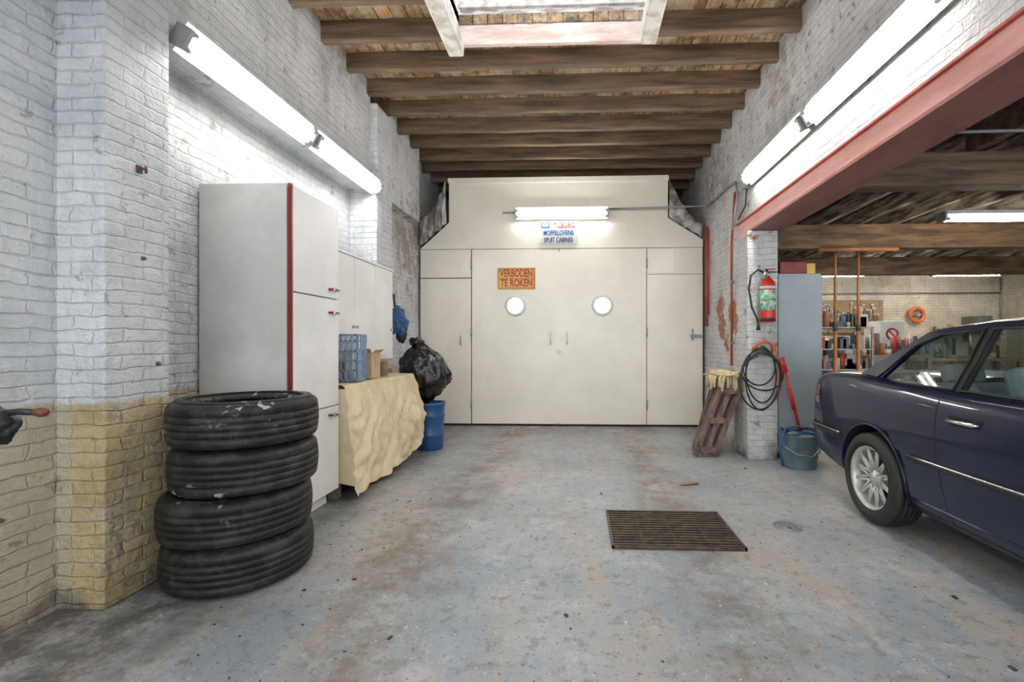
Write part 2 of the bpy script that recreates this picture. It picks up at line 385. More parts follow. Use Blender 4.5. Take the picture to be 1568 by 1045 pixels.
for y in (-.4, 4.05, 6.4, 8.8): b.box(2.09, 9.64, y - .09, y + .09, 2.46 if y > 4.5 else 2.50, 2.775, JOIST if y < 5 else BEAM2, bev=.01)
b.done()
b = B('window_roof_workshop'); b.box(4.2, 6.2, 6.9, 8.2, 2.99, 3.0, glass_mat('roof_glass', (.95, .97, 1))); b.done()

# ------------------------------------------------------------------ fluorescent lights
def fixture(name, a, bb, out, tm=TUBE, n=2, hang=None):
    a = Vector(a); bb = Vector(bb); out = Vector(out).normalized(); d = (bb - a).normalized(); side = d.cross(out).normalized()
    o = B(name)
    M = Matrix((d, side, out)).transposed().to_4x4(); M.translation = (a + bb) / 2
    h = (bb - a).length / 2
    o.box(-h, h, -.04, .04, -.05, -.005, ENAMEL, M, bev=.006)
    o._add([(-h, -.085, 0), (h, -.085, 0), (h, .085, 0), (-h, .085, 0), (-h, -.085, -.004), (h, -.085, -.004), (h, .085, -.004), (-h, .085, -.004)],
           [(0, 1, 2, 3), (7, 6, 5, 4), (0, 4, 5, 1), (2, 6, 7, 3)], ENAMEL, M)
    for sg in ((-1, 1) if n == 2 else (0,)):
        o.cyl(a + out * .035 + side * .04 * sg + d * .04, bb + out * .035 + side * .04 * sg - d * .04, .016, tm, 8, cap=False)
        for e, dd in ((a, d), (bb, -d)): o.cyl(e + out * .035 + side * .04 * sg, e + out * .035 + side * .04 * sg + dd * .045, .019, GALV, 10)
    for e, dd in ((a, d), (bb, -d)):
        o.box(-.012, .012, -.06, .06, -.04, .055, GALV, Matrix.Translation(e) @ M.to_3x3().to_4x4())
    if hang:
        for t in (.15, .85):
            p = a.lerp(bb, t); o.cyl(p - out * .04, p - out * .04 + Vector((0, 0, hang)), .004, GALV, 6)
    return o.done()
lo = (1, 0, -.55)
fixture('fluorescent_light', (-2.125, 2.43, 2.85), (-2.125, 3.64, 2.85), lo)
fixture('fluorescent_light', (-2.125, 3.70, 2.85), (-2.125, 4.88, 2.85), lo)
fixture('fluorescent_light', (-2.27, -.6, 2.85), (-2.27, .7, 2.85), lo)  # out of view, added to light the hall behind the camera
ro = (-1, 0, -.55)
fixture('fluorescent_light', (1.76, 3.72, 2.93), (1.76, 4.98, 2.93), ro)
fixture('fluorescent_light', (1.76, 2.32, 2.93), (1.76, 3.64, 2.93), ro)
fixture('fluorescent_light', (1.76, -.4, 2.93), (1.76, .9, 2.93), ro)  # unseen from the camera, added for extra light like its left counterpart
fixture('fluorescent_light', (-.90, 6.78, 3.09), (.43, 6.78, 3.09), (0, -1, -.35))
fixture('fluorescent_light', (3.75, 5.0, 2.52), (5.05, 5.0, 2.52), (0, 0, -1), TUBEW, hang=.2)
fixture('fluorescent_light', (4.6, 1.6, 2.60), (4.6, 2.9, 2.60), (0, 0, -1), TUBEW, hang=.12)
fixture('fluorescent_light', (7.0, 9.6, 2.6), (8.3, 9.6, 2.6), (0, 0, -1), TUBEW, hang=.12)
fixture('fluorescent_light', (4.4, 9.6, 2.6), (5.7, 9.6, 2.6), (0, 0, -1), TUBEW, hang=.12)
fixture('fluorescent_light', (7.2, 5.0, 2.6), (8.5, 5.0, 2.6), (0, 0, -1), TUBEW, hang=.12)

# ------------------------------------------------------------------ spray booth
BW = mat('booth_enamel', (.87, .83, .73), (.81, .77, .67), 1.6, .27, bump=.05, bscale=2, lo=.40, hi=.60)
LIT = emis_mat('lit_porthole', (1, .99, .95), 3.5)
b = B('spray_booth')
XL, XR = -2.33, 1.80
out = [(XL + .01, 0.02), (XL + .01, 2.58), (-1.89, 2.98), (-1.89, 3.60), (1.29, 3.62), (1.29, 3.02), (XR - .01, 2.70), (XR - .01, .02)]
b.prism(out, 6.93, 8.9, BW)
b.prism([(XL, 0.015), (XL, 2.6), (XR, 2.6), (XR, 0.015)], 6.91, 6.94, mat('booth_seam', (.25, .22, .18)))
b.prism([(XL, 2.60), (-1.90, 2.99), (-1.90, 3.62), (1.30, 3.65), (1.30, 3.03), (XR, 2.71), (XR, 2.60)], 6.86, 6.94, BW)
def pan(x0, x1, z0, z1, y=6.86): b.box(x0, x1, y, 6.92, z0, z1, BW, bev=.004)
pan(XL, -1.575, .03, 2.165); pan(XL, -1.575, 2.18, 2.595, 6.865)
pan(-1.56, -.282, .03, 2.592); pan(-.272, .99, .03, 2.592); pan(1.0, XR, .03, 2.21, 6.865); pan(1.0, XR, 2.215, 2.595, 6.868)
pan(1.005, 1.40, 2.23, 2.58, 6.858)
b.box(-.30, -.25, 6.85, 6.86, .05, 2.55, BW)
b.box(-1.91, 1.31, 6.84, 6.86, 3.57, 3.64, BW)
for x in (-.913, .355):
    b.lathe([(.115, -.012), (.155, -.012), (.155, .01), (.115, .01)], (x, 6.85, 1.765), ENAMEL, 36, 'Y', closed=True)
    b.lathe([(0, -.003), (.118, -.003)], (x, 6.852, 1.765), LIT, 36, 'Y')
for x, z in ((-1.565, .25), (-1.565, 1.3), (-1.565, 2.3), (.997, .25), (.997, 1.3), (.997, 2.3)):
    b.cyl((x, 6.845, z), (x, 6.845, z + .14), .011, GALV, 8)
for x in (-.40, -.16): b.tube([(x, 6.85, 1.2), (x, 6.80, 1.22), (x, 6.80, 1.36), (x, 6.85, 1.38)], .011, ENAMEL)
b.tube([(-1.72, 6.85, 1.18), (-1.72, 6.81, 1.2), (-1.72, 6.81, 1.3), (-1.72, 6.85, 1.32)], .009, GALV)
b.box(-.30, -.22, 6.835, 6.86, 1.05, 1.12, ENAMEL, bev=.005); b.box(1.62, 1.78, 6.82, 6.86, 1.30, 1.34, GALV); b.cyl((1.64, 6.8, 1.25), (1.64, 6.8, 1.42), .012, GALV)
b.done()
b = B('plastic_sheeting')
PL = mat('grey_plastic_sheet', (.50, .49, .46), (.16, .15, .14), 5, .3, bump=.6, lo=.42, hi=.58)
def sheetL(u, v):
    x = XL + .02 + .38 * u; zt = 3.02 + .58 * u; zb = 2.64 + .33 * u
    z = zt + (zb - zt) * v
    return (x, 6.82 - .05 * math.sin(v * 3.1) - .035 * noise.noise(Vector((u * 6, v * 3, 1))) + .02 * math.sin(u * 24 + v * 3), z - .1 * math.sin(u * 3.14) * (1 - v))
def sheetR(u, v):
    x = 1.31 + .46 * u; zt = 3.58 - .66 * u; zb = 3.02 - .28 * u
    z = zt + (zb - zt) * v
    return (x, 6.82 - .05 * math.sin(v * 3.1) + .02 * math.sin(u * 24 + v * 3), z - .1 * math.sin(u * 3.14) * (1 - v))
b.grid(sheetL, 24, 12, PL); b.grid(sheetR, 24, 12, PL); b.done()

YEL = mat('sign_yellow', (.82, .52, .12), (.70, .42, .08), 8, .4); SRED = mat('sign_red', (.42, .02, .01), rough=.4)
SW = mat('sign_white', (.62, .66, .68), rough=.5); SBL = mat('sign_blue', (.02, .12, .36), rough=.4); SBK = mat('sign_navy', (.015, .03, .12), rough=.5)
b = B('no_smoking_sign'); b.box(-1.18, -.62, 6.845, 6.857, 2.0, 2.32, YEL)
for q in ((-1.165, -.635, 2.295, 2.305), (-1.165, -.635, 2.015, 2.025), (-1.165, -1.155, 2.015, 2.305), (-.645, -.635, 2.015, 2.305), (-1.165, -.635, 2.155, 2.163)): b.box(q[0], q[1], 6.842, 6.846, q[2], q[3], SRED)
o = b.done(); text('VERBODEN', (-.90, 6.841, 2.23), .15, SRED, o, sx=.62, off=.004); text('TE ROKEN', (-.90, 6.841, 2.09), .15, SRED, o, 'lettering_lower', sx=.66, off=.004)
b = B('spray_cabin_sign'); b.box(-.56, -.01, 6.84, 6.855, 2.66, 3.0, SW); b.box(-.54, -.41, 6.836, 6.841, 2.89, 2.98, SBL); b.box(-.515, -.435, 6.834, 6.837, 2.91, 2.96, SW)
o = b.done(); text('TILBURG', (-.20, 6.835, 2.925), .105, SRED, o, sx=.75); text('MOFFELOVENS', (-.285, 6.835, 2.82), .10, SBL, o, 'lettering_middle', sx=.66); text('SPUIT CABINES', (-.285, 6.835, 2.715), .095, SBK, o, 'lettering_lower', sx=.66)

b = B('electrical_conduit')
b.tube([(-1.1, 6.83, 3.12), (-.92, 6.83, 3.12)], .012, GALV); b.tube([(.43, 6.80, 3.15), (1.2, 6.72, 3.14), (1.72, 6.68, 3.14), (1.80, 6.5, 3.13), (1.80, 5.7, 3.10), (1.80, 5.45, 3.05), (1.80, 5.38, 2.9), (1.76, 5.42, 2.5)], .013, GALV)
b.box(1.76, 1.835, 5.05, 5.15, 2.86, 2.98, GALV, bev=.008); b.tube([(1.80, 5.1, 2.87), (1.81, 5.16, 2.7), (1.80, 5.37, 2.6)], .008, BLACK); b.done()
b = B('red_pipe'); b.cyl((1.77, 5.50, .95), (1.77, 5.50, 2.36), .014, IR); b.cyl((1.77, 5.50, 2.34), (1.81, 5.50, 2.95), .014, IR); b.cyl((1.81, 6.7, 1.45), (1.81, 6.7, 2.85), .02, IR); b.cyl((1.815, 6.62, 1.6), (1.815, 6.62, 2.8), .012, IR)
for z in (1.2, 1.9): b.box(1.755, 1.84, 5.475, 5.525, z, z + .03, GALV)
b.done()
IRON = mat('rusty_iron', (.14, .09, .07), (.06, .045, .04), 12, .8, bump=.3)
b = B('wall_bracket')
b.box(-2.128, -2.12, 2.18, 2.21, 2.03, 2.065, IRON); b.cyl((-2.128, 2.195, 2.05), (-2.095, 2.2, 2.05), .006, IRON, 8); b.cyl((-2.095, 2.2, 2.03), (-2.095, 2.2, 2.06), .006, IRON, 8); b.done()
b = B('wall_bolts')
for (x, y, z) in ((-2.13, 2.22, 1.62), (-2.35, 1.7, 2.62), (-2.35, 1.75, .62), (-2.35, 1.82, .48), (-2.13, 2.3, 1.1)): b.lathe([(0, .014), (.008, .012), (.011, 0), (0, 0)], (x, y, z), IRON, 10, 'X')
b.done()

# ------------------------------------------------------------------ tyres
def tyre_mat():
    m, nt, bb = newmat('worn_tyre'); p = pos(nt)
    c = mix(nt, math_(nt, 'MULTIPLY', mask(nt, noise_(nt, p, 7, 8, .8), .48, .60), .35), (.011, .011, .012), (.10, .096, .09))
    f2 = mask(nt, noise_(nt, scaled(nt, p, (1, 1, 1.6)), 26, 2, .5), .61, .64)
    f3 = mask(nt, noise_(nt, p, 2.6, 2), .57, .63)
    c = mix(nt, math_(nt, 'MULTIPLY', math_(nt, 'MULTIPLY', f2, f3), .75), c, (.50, .50, .47))
    L(nt, c, bb.inputs['Base Color']); bb.inputs['Roughness'].default_value = .55; bb.inputs['Specular IOR Level'].default_value = .35
    bp = N(nt, 'ShaderNodeBump'); bp.inputs['Strength'].default_value = .45; bp.inputs['Distance'].default_value = .004
    L(nt, noise_(nt, p, 45, 4), bp.inputs['Height']); L(nt, bp.outputs[0], bb.inputs['Normal']); return m
TY = tyre_mat()
def tyre_profile(Rr, W, rb, gd=.009):
    h = W / 2; pr = []
    tread = [-.74, -.47, -.465, -.43, -.425, -.165, -.16, -.125, -.12, .12, .125, .16, .165, .425, .43, .465, .47, .74]
    pr += [(rb, -h * .72), (rb + .012, -h * .86), (rb + .05, -h * .97), (Rr - .085, -h), (Rr - .06, -h * .98), (Rr - .037, -h * .935), (Rr - .018, -h * .86)]
    for k, t in enumerate(tread):
        g = k in (2, 3, 6, 7, 10, 11, 14, 15)
        r = Rr - .014 * (t * t); pr.append((r - (gd if g else 0), h * t))
    pr += [(Rr - .018, h * .86), (Rr - .037, h * .935), (Rr - .06, h * .98), (Rr - .085, h), (rb + .05, h * .97), (rb + .012, h * .86), (rb, h * .72)]
    pr += [(rb + .02, h * .6), (Rr - .03, h * .8), (Rr - .02, 0), (Rr - .03, -h * .8), (rb + .02, -h * .6)]
    return pr
z = 0
for i, (dx, dy, RR, W) in enumerate(((-.012, 0, .342, .231), (-.018, -.008, .344, .231), (.014, .010, .337, .230), (.018, 0, .340, .230))):
    b = B('tyre'); c = (-1.775 + dx, 2.43 + dy, z + W / 2 + .001)
    b.lathe(tyre_profile(RR, W, .225), c, TY, 96, 'Z', closed=True)
    for rr in (.262, .30): b.lathe([(rr - .004, W / 2 - .004), (rr, W / 2 + .0005), (rr + .004, W / 2 - .004)], c, TY, 60)
    b.done(); z += W

# ------------------------------------------------------------------ tall cabinet
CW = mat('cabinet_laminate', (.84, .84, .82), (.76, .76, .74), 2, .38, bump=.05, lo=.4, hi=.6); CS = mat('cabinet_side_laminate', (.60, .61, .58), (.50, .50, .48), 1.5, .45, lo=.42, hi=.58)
CR = mat('cabinet_red_edge', (.24, .010, .016), rough=.35)
b = B('tall_cabinet')
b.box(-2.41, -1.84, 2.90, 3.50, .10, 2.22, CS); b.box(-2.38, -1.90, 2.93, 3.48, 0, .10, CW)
b.box(-1.832, -1.819, 2.90, 2.908, .10, 2.22, CR)
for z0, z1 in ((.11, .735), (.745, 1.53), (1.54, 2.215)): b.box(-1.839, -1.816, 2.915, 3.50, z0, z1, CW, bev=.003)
b.box(-1.817, -1.814, 2.908, 2.925, .10, 2.22, CR)
for zz in (1.60, 1.43, .68):
    b.tube([(-1.816, 3.36, zz), (-1.785, 3.365, zz), (-1.78, 3.40, zz), (-1.785, 3.445, zz), (-1.816, 3.45, zz)], .009, CR); b.box(-1.79, -1.775, 3.36, 3.45, zz - .012, zz + .012, STEEL, bev=.004)
b.done()
WD = mat('bench_wood', (.36, .25, .15), (.22, .15, .09), 5, .7, stretch=(6, .8, 6))
b = B('workbench')
b.box(-2.40, -1.82, 3.56, 4.88, .82, .87, WD)
for x in (-2.36, -1.90):
    for y in (3.6, 4.25, 4.83): b.box(x - .035, x + .035, y - .035, y + .035, 0, .82, WD)
b.box(-2.36, -1.86, 3.6, 4.84, .16, .19, WD)
for y in (3.75, 4.2, 4.6): b.box(-2.3, -1.90, y, y + .2, .19, .45, WD)
b.done()
CL = mat('dust_sheet_cloth', (.78, .66, .44), (.66, .54, .34), 4, .8, bump=.6, bscale=14, lo=.4, hi=.6)
b = B('dust_sheet')
def cloth(u, v):
    y = 3.515 + 1.52 * u
    if v < .30: x = -2.10 + (v / .30) * .29; z = .885 + .006 * noise.noise(Vector((y * 6, v * 20, 0)))
    elif v < .36: t = (v - .30) / .06; x = -1.81 + .035 * math.sin(t * 1.57); z = .885 - .03 * (1 - math.cos(t * 1.57))
    else:
        t = (v - .36) / .64; hem = .05 + .05 * noise.noise(Vector((y * 2.2, 5, 0))) + .34 * max(0, u - .6)
        z = .855 + (hem - .855) * t
        fold = noise.noise(Vector((y * 2.4 + t * 1.2, t * 2.0 - y, 2))) + .7 * abs(noise.noise(Vector((y * 5 + t * 3, t * 4 - y * 2, 4)))) * 1.5 - .3 * abs(noise.noise(Vector((y * 9 - t * 5, t * 7 + y * 2, 9)))) + .15 * noise.noise(Vector((y * 17, t * 12, 7)))
        x = -1.775 + .07 * t + .058 * fold * min(1, t * 3) + .05 * math.sin(t * 2.6) * (.3 + u)
    return (x, y, z)
b.grid(cloth, 120, 90, CL)
def clothend(u, v):
    e = cloth(1, .36 + .60 * v); x = -2.08 + (e[0] + 2.08) * u
    return (x, e[1] + .03 * math.sin(u * 3.14) * v + .02 * noise.noise(Vector((x * 7, v * 2, 1))) * v * (1 - u), e[2])
b.grid(clothend, 24, 24, CL)
def clothnear(u, v):
    e = cloth(0, .36 + .58 * v); x = -2.0 + (e[0] + 2.0) * u
    return (x, e[1] - .010 * math.sin(u * 6.14) * v * (1 - u), e[2] + .05 * (1 - u) * v)
b.grid(clothnear, 16, 20, CL)
b.done()
b = B('wall_cupboard')
b.box(-2.41, -1.97, 3.60, 4.87, 1.04, 1.96, CS); b.box(-2.42, -1.94, 3.58, 4.89, 1.96, 1.98, CW); b.box(-2.38, -2.11, 3.7, 4.8, .872, 1.04, CS)
for y0, y1 in ((3.605, 4.02), (4.025, 4.44), (4.445, 4.865)): b.box(-1.97, -1.945, y0, y1, 1.05, 1.955, CW, bev=.003)
for y in (3.99, 4.06, 4.82): b.cyl((-1.945, y, 1.35), (-1.925, y, 1.35), .013, STEEL, 10)
b.done()
b = B('plastic_crate')
BC = mat('blue_translucent', (.30, .40, .54), (.20, .28, .40), 8, .4)
for zz in (.90, .98, 1.06, 1.14, 1.22, 1.27):
    b.box(-1.93, -1.80, 3.74, 3.755, zz, zz + .012, BC); b.box(-1.93, -1.80, 3.93, 3.945, zz, zz + .012, BC); b.box(-1.812, -1.80, 3.74, 3.945, zz, zz + .012, BC); b.box(-1.93, -1.918, 3.74, 3.945, zz, zz + .012, BC)
for x in (-1.93, -1.89, -1.85, -1.812):
    for y in (3.74, 3.93): b.box(x, x + .010, y, y + .015, .90, 1.28, BC)
for y in (3.79, 3.84, 3.89): b.box(-1.812, -1.80, y, y + .010, .90, 1.28, BC)
for k in range(4): b.cyl((-1.9 + .025 * k, 3.80 + .04 * (k % 2), .905), (-1.9 + .025 * k, 3.80 + .04 * (k % 2), 1.15 + .05 * (k % 3)), .018, [SW, BC][k % 2], 10)
b.box(-1.92, -1.81, 3.75, 3.935, .892, .90, BC); b.done()
b = B('cardboard_box'); CB = mat('cardboard', (.55, .40, .25), (.42, .30, .18), 6, .8)
b.box(-1.94, -1.82, 4.08, 4.26, .895, 1.12, CB); b.poly([(-1.94, 4.08, 1.12), (-1.82, 4.08, 1.12), (-1.81, 4.03, 1.16), (-1.94, 4.03, 1.16)], CB); b.poly([(-1.82, 4.08, 1.12), (-1.82, 4.26, 1.12), (-1.78, 4.26, 1.15), (-1.78, 4.08, 1.15)], CB); b.done()
b = B('paint_tin'); b.lathe([(0, 0), (.05, 0), (.05, .13), (.053, .135), (.045, .13), (0, .13)], (-1.90, 4.50, .895), WD, 24); b.tube([(-1.95, 4.50, 1.01), (-1.93, 4.50, 1.09), (-1.87, 4.50, 1.09), (-1.85, 4.50, 1.01)], .003, STEEL); b.done()

BL = mat('blue_plastic', (.02, .09, .24), (.015, .065, .18), 5, .35)
b = B('blue_barrel'); b.lathe([(0, 0), (.14, 0), (.15, .02), (.152, .15), (.158, .16), (.158, .18), (.153, .19), (.16, .36), (.166, .37), (.166, .40), (.162, .41), (.168, .50), (.176, .51), (.176, .535), (.165, .535), (.158, .5), (.14, .04), (0, .03)], (-1.70, 5.34, 0), BL, 40); b.done()
BAG = mat('bin_bag', (.014, .014, .016), (.008, .008, .009), 6, .22, bump=1, bscale=16)
b = B('bin_bag')
def bagsh(d):
    t = d.z / .36
    k = 1.0
    if t < -.3: k = 1 - (-.3 - t) * .45
    if t > .45: k = max(.25, 1 - (t - .45) * 1.1)
    return Vector((d.x * k - max(0, t) * .08, d.y * k, d.z))
b.blob((-1.75, 5.33, .87), (.27, .24, .34), BAG, .20, 2.3, 5, bagsh)
b.blob((-1.85, 5.33, 1.22), (.08, .06, .06), BAG, .5, 3, 3); b.done()
b = B('hanging_blue_jacket')
JK = mat('blue_fabric', (.04, .12, .28), (.02, .06, .16), 6, .7, bump=.5)
b.cyl((-2.13, 5.12, 1.74), (-2.03, 5.12, 1.76), .01, STEEL, 8)
b.blob((-2.0, 5.16, 1.46), (.10, .10, .15), JK, .35, 3, 4, lambda d: Vector((d.x * (1 - d.z * 1.6), d.y * (1 - d.z), d.z)))
b.tube([(-2.04, 5.12, 1.76), (-2.03, 5.14, 1.62), (-1.95, 5.18, 1.58), (-1.93, 5.18, 1.4), (-2.0, 5.2, 1.22)], .012, BLACK); b.blob((-1.98, 5.2, 1.30), (.06, .05, .09), BLACK, .2, 2, 3); b.done()

b = B('hand_truck')
GR = mat('grip_rust_red', (.16, .05, .03), rough=.5)
b.blob((-1.87, 1.62, .945), (.11, .05, .075), BLACK, .22, 2.2, 4, lambda d: Vector((d.x, d.y, d.z * (1 - d.x * 3) + (.25 * d.x if d.x < 0 else 0))))
b.tube([(-1.95, 1.62, .97), (-1.76, 1.63, .992), (-1.70, 1.63, .99)], .010, BLACK, 10); b.lathe([(0, -.02), (.011, -.018), (.015, 0), (.013, .014), (0, .018)], (-1.69, 1.63, .99), GR, 16, 'X')
b.tube([(-1.95, 1.62, .97), (-2.1, 1.55, .93), (-2.16, 1.42, .55), (-2.18, 1.38, .12)], .016, IRON, 10); b.tube([(-2.1, 1.55, .93), (-2.14, 1.2, .93), (-2.18, 1.1, .12)], .016, IRON, 10)
b.tube([(-2.165, 1.4, .5), (-2.17, 1.13, .5)], .012, IRON); b.box(-2.2, -1.98, 1.10, 1.38, .02, .035, IRON)
for y in (1.05, 1.42): b.lathe([(.03, -.02), (.09, -.025), (.105, 0), (.09, .025), (.03, .02)], (-2.2, y, .105), RUBBER, 24, 'Y', closed=True)
b.move((.04, -.25, 0)); b.done()

# ------------------------------------------------------------------ floor grate, drain
b = B('floor_grate')
GI = mat('rusty_grate', (.15, .11, .075), (.06, .048, .036), 14, .6, .4, bump=.4)
gx0, gx1, gy0, gy1 = .20, .98, 2.76, 3.36
b.box(gx0, gx1, gy0, gy1, .001, .003, DARK)
for q in ((gx0, gx1, gy0, gy0 + .012), (gx0, gx1, gy1 - .012, gy1), (gx0, gx0 + .012, gy0, gy1), (gx1 - .012, gx1, gy0, gy1)): b.box(*q, .001, .018, GI)
n = 15
for k in range(1, n):
    y = gy0 + (gy1 - gy0) * k / n; b.box(gx0, gx1, y - .007, y + .007, .002, .015, GI)
for k in (1, 2, 3):
    x = gx0 + (gx1 - gx0) * k / 4; b.box(x - .005, x + .005, gy0, gy1, .002, .009, GI)
b.done()
b = B('drain_cover'); b.lathe([(0, .006), (.068, .006), (.07, .003), (.074, .003), (.076, .007), (.088, .007), (.09, 0)], (1.37, 3.14, 0), mat('cover_iron', (.28, .29, .30), (.18, .185, .19), 12, .5, .3), 36)
b.box(1.36, 1.38, 3.10, 3.11, .005, .009, DARK); b.done()
b = B('floor_debris')
DB = mat('debris', (.10, .08, .06), (.03, .025, .02), 30, .8); DBW = mat('debris_pale', (.50, .47, .42), rough=.8)
for k in range(420):
    if k < 160: x = random.uniform(-2.0, -1.1); y = random.uniform(1.2, 4.6)
    else: x = random.uniform(-1.6, 1.9); y = random.uniform(1.1, 6.6)
    if gx0 - .05 < x < gx1 + .05 and gy0 - .05 < y < gy1 + .05: continue
    if math.hypot(x + 1.77, y - 2.45) < .38 or x < -1.70: continue
    s_ = random.uniform(.002, .006) * (2.2 if random.random() < .05 else 1); M = Matrix.Translation((x, y, s_ * .25)) @ Matrix.Rotation(random.uniform(0, 6.3), 4, 'Z')
    b.box(-s_, s_, -s_ * .6, s_ * .6, -s_ * .25, s_ * .3, DB if random.random() < .7 else DBW, M)
for (x, y) in ((.92, 4.05), (.99, 4.08)): b.blob((x, y, .007), (.05, .025, .007), WD, .6, 4, 2)
b.done()

# ------------------------------------------------------------------ right pier items
b = B('fire_extinguisher')
ex, ey, ez = 1.91, 4.82, 1.42
b.lathe([(0, 0), (.06, 0), (.072, .012), (.075, .03), (.075, .37), (.068, .40), (.045, .43), (.025, .445), (.025, .46), (0, .46)], (ex, ey, ez), RED, 32)
b.lathe([(.0757, .12), (.0765, .12), (.0765, .32), (.0757, .32)], (ex, ey, ez), mat('extinguisher_label', (.08, .45, .20), (.6, .65, .55), 22, .4, lo=.48, hi=.52), 32)
b.lathe([(.0757, .33), (.0765, .33), (.0765, .36), (.0757, .36)], (ex, ey, ez), SW, 32)
b.lathe([(.073, .012), (.078, .012), (.078, .04), (.0745, .04)], (ex, ey, ez), BLACK, 32)
b.cyl((ex, ey, ez + .46), (ex, ey, ez + .50), .02, STEEL); b.box(ex - .02, ex + .09, ey - .012, ey + .012, ez + .50, ez + .512, BLACK, bev=.002)
b.box(ex - .02, ex + .08, ey - .01, ey + .01, ez + .53, ez + .54, RED, bev=.002); b.box(ex - .02, ex, ey - .01, ey + .01, ez + .49, ez + .54, BLACK)
b.cyl((ex, ey, ez + .49), (ex - .04, ey - .03, ez + .49), .015, STEEL, 12)
b.tube([(ex - .02, ey, ez + .49), (ex - .10, ey - .01, ez + .53), (ex - .17, ey - .01, ez + .47), (ex - .19, ey - .01, ez + .33), (ex - .16, ey - .01, ez + .15), (ex - .11, ey - .01, ez + .04), (ex - .10, ey - .01, ez + .0)], .011, BLACK); b.cyl((ex - .10, ey - .01, ez), (ex - .095, ey - .01, ez - .08), .012, BLACK, 12, .022)
b.box(ex - .03, ex + .03, ey + .06, ey + .105, ez + .1, ez + .45, GALV); b.lathe([(.077, .22), (.082, .22), (.082, .24), (.077, .24)], (ex, ey, ez), GALV, 24, closed=True); b.done()
b = B('air_hose_coil')
pts = []
for k in range(170):
    t = k / 170 * 2 * math.pi * 5; lp = t / (2 * math.pi)
    r = .19 + .022 * math.sin(lp * 4.1); hgt = .24 + .06 * math.sin(lp * 2.7 + 1)
    pts.append((1.86 + r * math.sin(t) * (.72 + .09 * lp), 4.87 - .012 * lp - .01 * math.sin(t * 2), 1.18 - hgt + hgt * math.cos(t) - .02 * lp))
b.tube(pts, .008, BLACK, 7)
OR = mat('orange_plastic', (.70, .14, .03), rough=.4)
b.tube([(1.80, 4.91, 1.14), (1.78, 4.85, 1.15), (1.82, 4.82, 1.21), (1.88, 4.82, 1.23), (1.95, 4.82, 1.20), (1.97, 4.85, 1.12), (1.95, 4.91, 1.10)], .015, OR, 10); b.tube([(1.99, 4.84, 1.2), (2.03, 4.84, .95), (2.02, 4.84, .62)], .008, OR); b.done()
b = B('metal_locker')
GC = mat('grey_cabinet_paint', (.40, .46, .49), (.33, .385, .41), 2, .4)
b.box(2.10, 2.54, 5.02, 5.42, .05, 1.94, GC, bev=.006); b.box(2.12, 2.52, 5.04, 5.40, 0, .06, BLACK); b.box(2.535, 2.555, 5.03, 5.41, .08, 1.92, GC, bev=.003); b.box(2.55, 2.57, 5.08, 5.10, .95, 1.1, BLACK)
b.done()
b = B('red_toolbox'); b.box(2.14, 2.42, 5.08, 5.32, 1.942, 2.08, mat('toolbox_red', (.30, .03, .02), (.18, .02, .015), 8, .4), bev=.012); b.tube([(2.20, 5.2, 2.08), (2.22, 5.2, 2.12), (2.34, 5.2, 2.12), (2.36, 5.2, 2.08)], .007, BLACK); b.done()
b = B('yellow_box'); b.box(2.43, 2.52, 5.1, 5.3, 1.942, 2.06, YEL, bev=.004); b.box(2.44, 2.51, 5.12, 5.28, 2.06, 2.075, BLACK, bev=.003); b.done()
b = B('metal_bucket')
TQ = mat('bucket_teal', (.16, .24, .27), (.10, .15, .17), 8, .45)
b.lathe([(0, 0), (.155, 0), (.16, .01), (.175, .30), (.182, .305), (.182, .315), (.17, .315), (.155, .02), (0, .02)], (2.17, 4.72, 0), TQ, 36); b.tube([(2.01, 4.72, .27), (1.98, 4.62, .22), (2.06, 4.52, .16), (2.20, 4.50, .14), (2.32, 4.60, .2), (2.34, 4.72, .27)], .004, STEEL)
b.tube([(2.17 + .17 * math.cos(t), 4.72 + .17 * math.sin(t), .335 + .02 * math.sin(3 * t)) for t in [i * .35 for i in range(17)]], .014, BL); b.blob((2.17, 4.72, .28), (.13, .13, .05), mat('rag_pale', (.45, .42, .36), rough=.8), .4, 3, 3); b.done()
b = B('grease_pump')
b.cyl((2.04, 4.76, 1.0), (2.22, 4.80, .33), .015, RED, 12); b.cyl((2.02, 4.75, 1.06), (2.06, 4.765, .92), .026, RED, 14); b.cyl((2.10, 4.77, .75), (2.16, 4.79, .55), .022, RED, 14); b.tube([(2.22, 4.80, .33), (2.25, 4.78, .36), (2.12, 4.66, .40), (2.0, 4.62, .38), (1.93, 4.6, .2), (1.97, 4.6, .03)], .012, BL)
b.done()
OWD = mat('weathered_wood', (.24, .16, .13), (.09, .06, .05), 6, .8, bump=.6, stretch=(3, 3, 1))
b = B('wooden_frame_stack')     # old slatted frames leaning sideways against the wall
for j in range(4):
    y = 5.06 + .15 * j; sh = .035 * j; zt = .80 - .03 * (j % 2); lean = .30 - .02 * j
    for xo in (0, .10, .20):
        a = Vector((1.24 + sh + xo, y, 0)); d = Vector((lean, .05, zt)); M = Matrix.Translation(a) @ Matrix.Rotation(math.atan2(d.x, d.z), 4, 'Y')
        b.box(-.028, .028, -.02, .02, .015, d.length - xo * .5, OWD, M, bev=.003)
    for t in (.06, .45, .84):
        x0 = 1.24 + sh + lean * t; b.box(x0 - .02, x0 + .22, y - .035, y - .015, zt * t, zt * t + .06, OWD, bev=.003)
b.done()
b = B('yellow_rag'); RG = mat('rag_yellow', (.74, .62, .38), (.52, .40, .22), 7, .85, bump=.6)
b.blob((1.63, 5.32, .86), (.17, .28, .05), RG, .55, 3, 4)
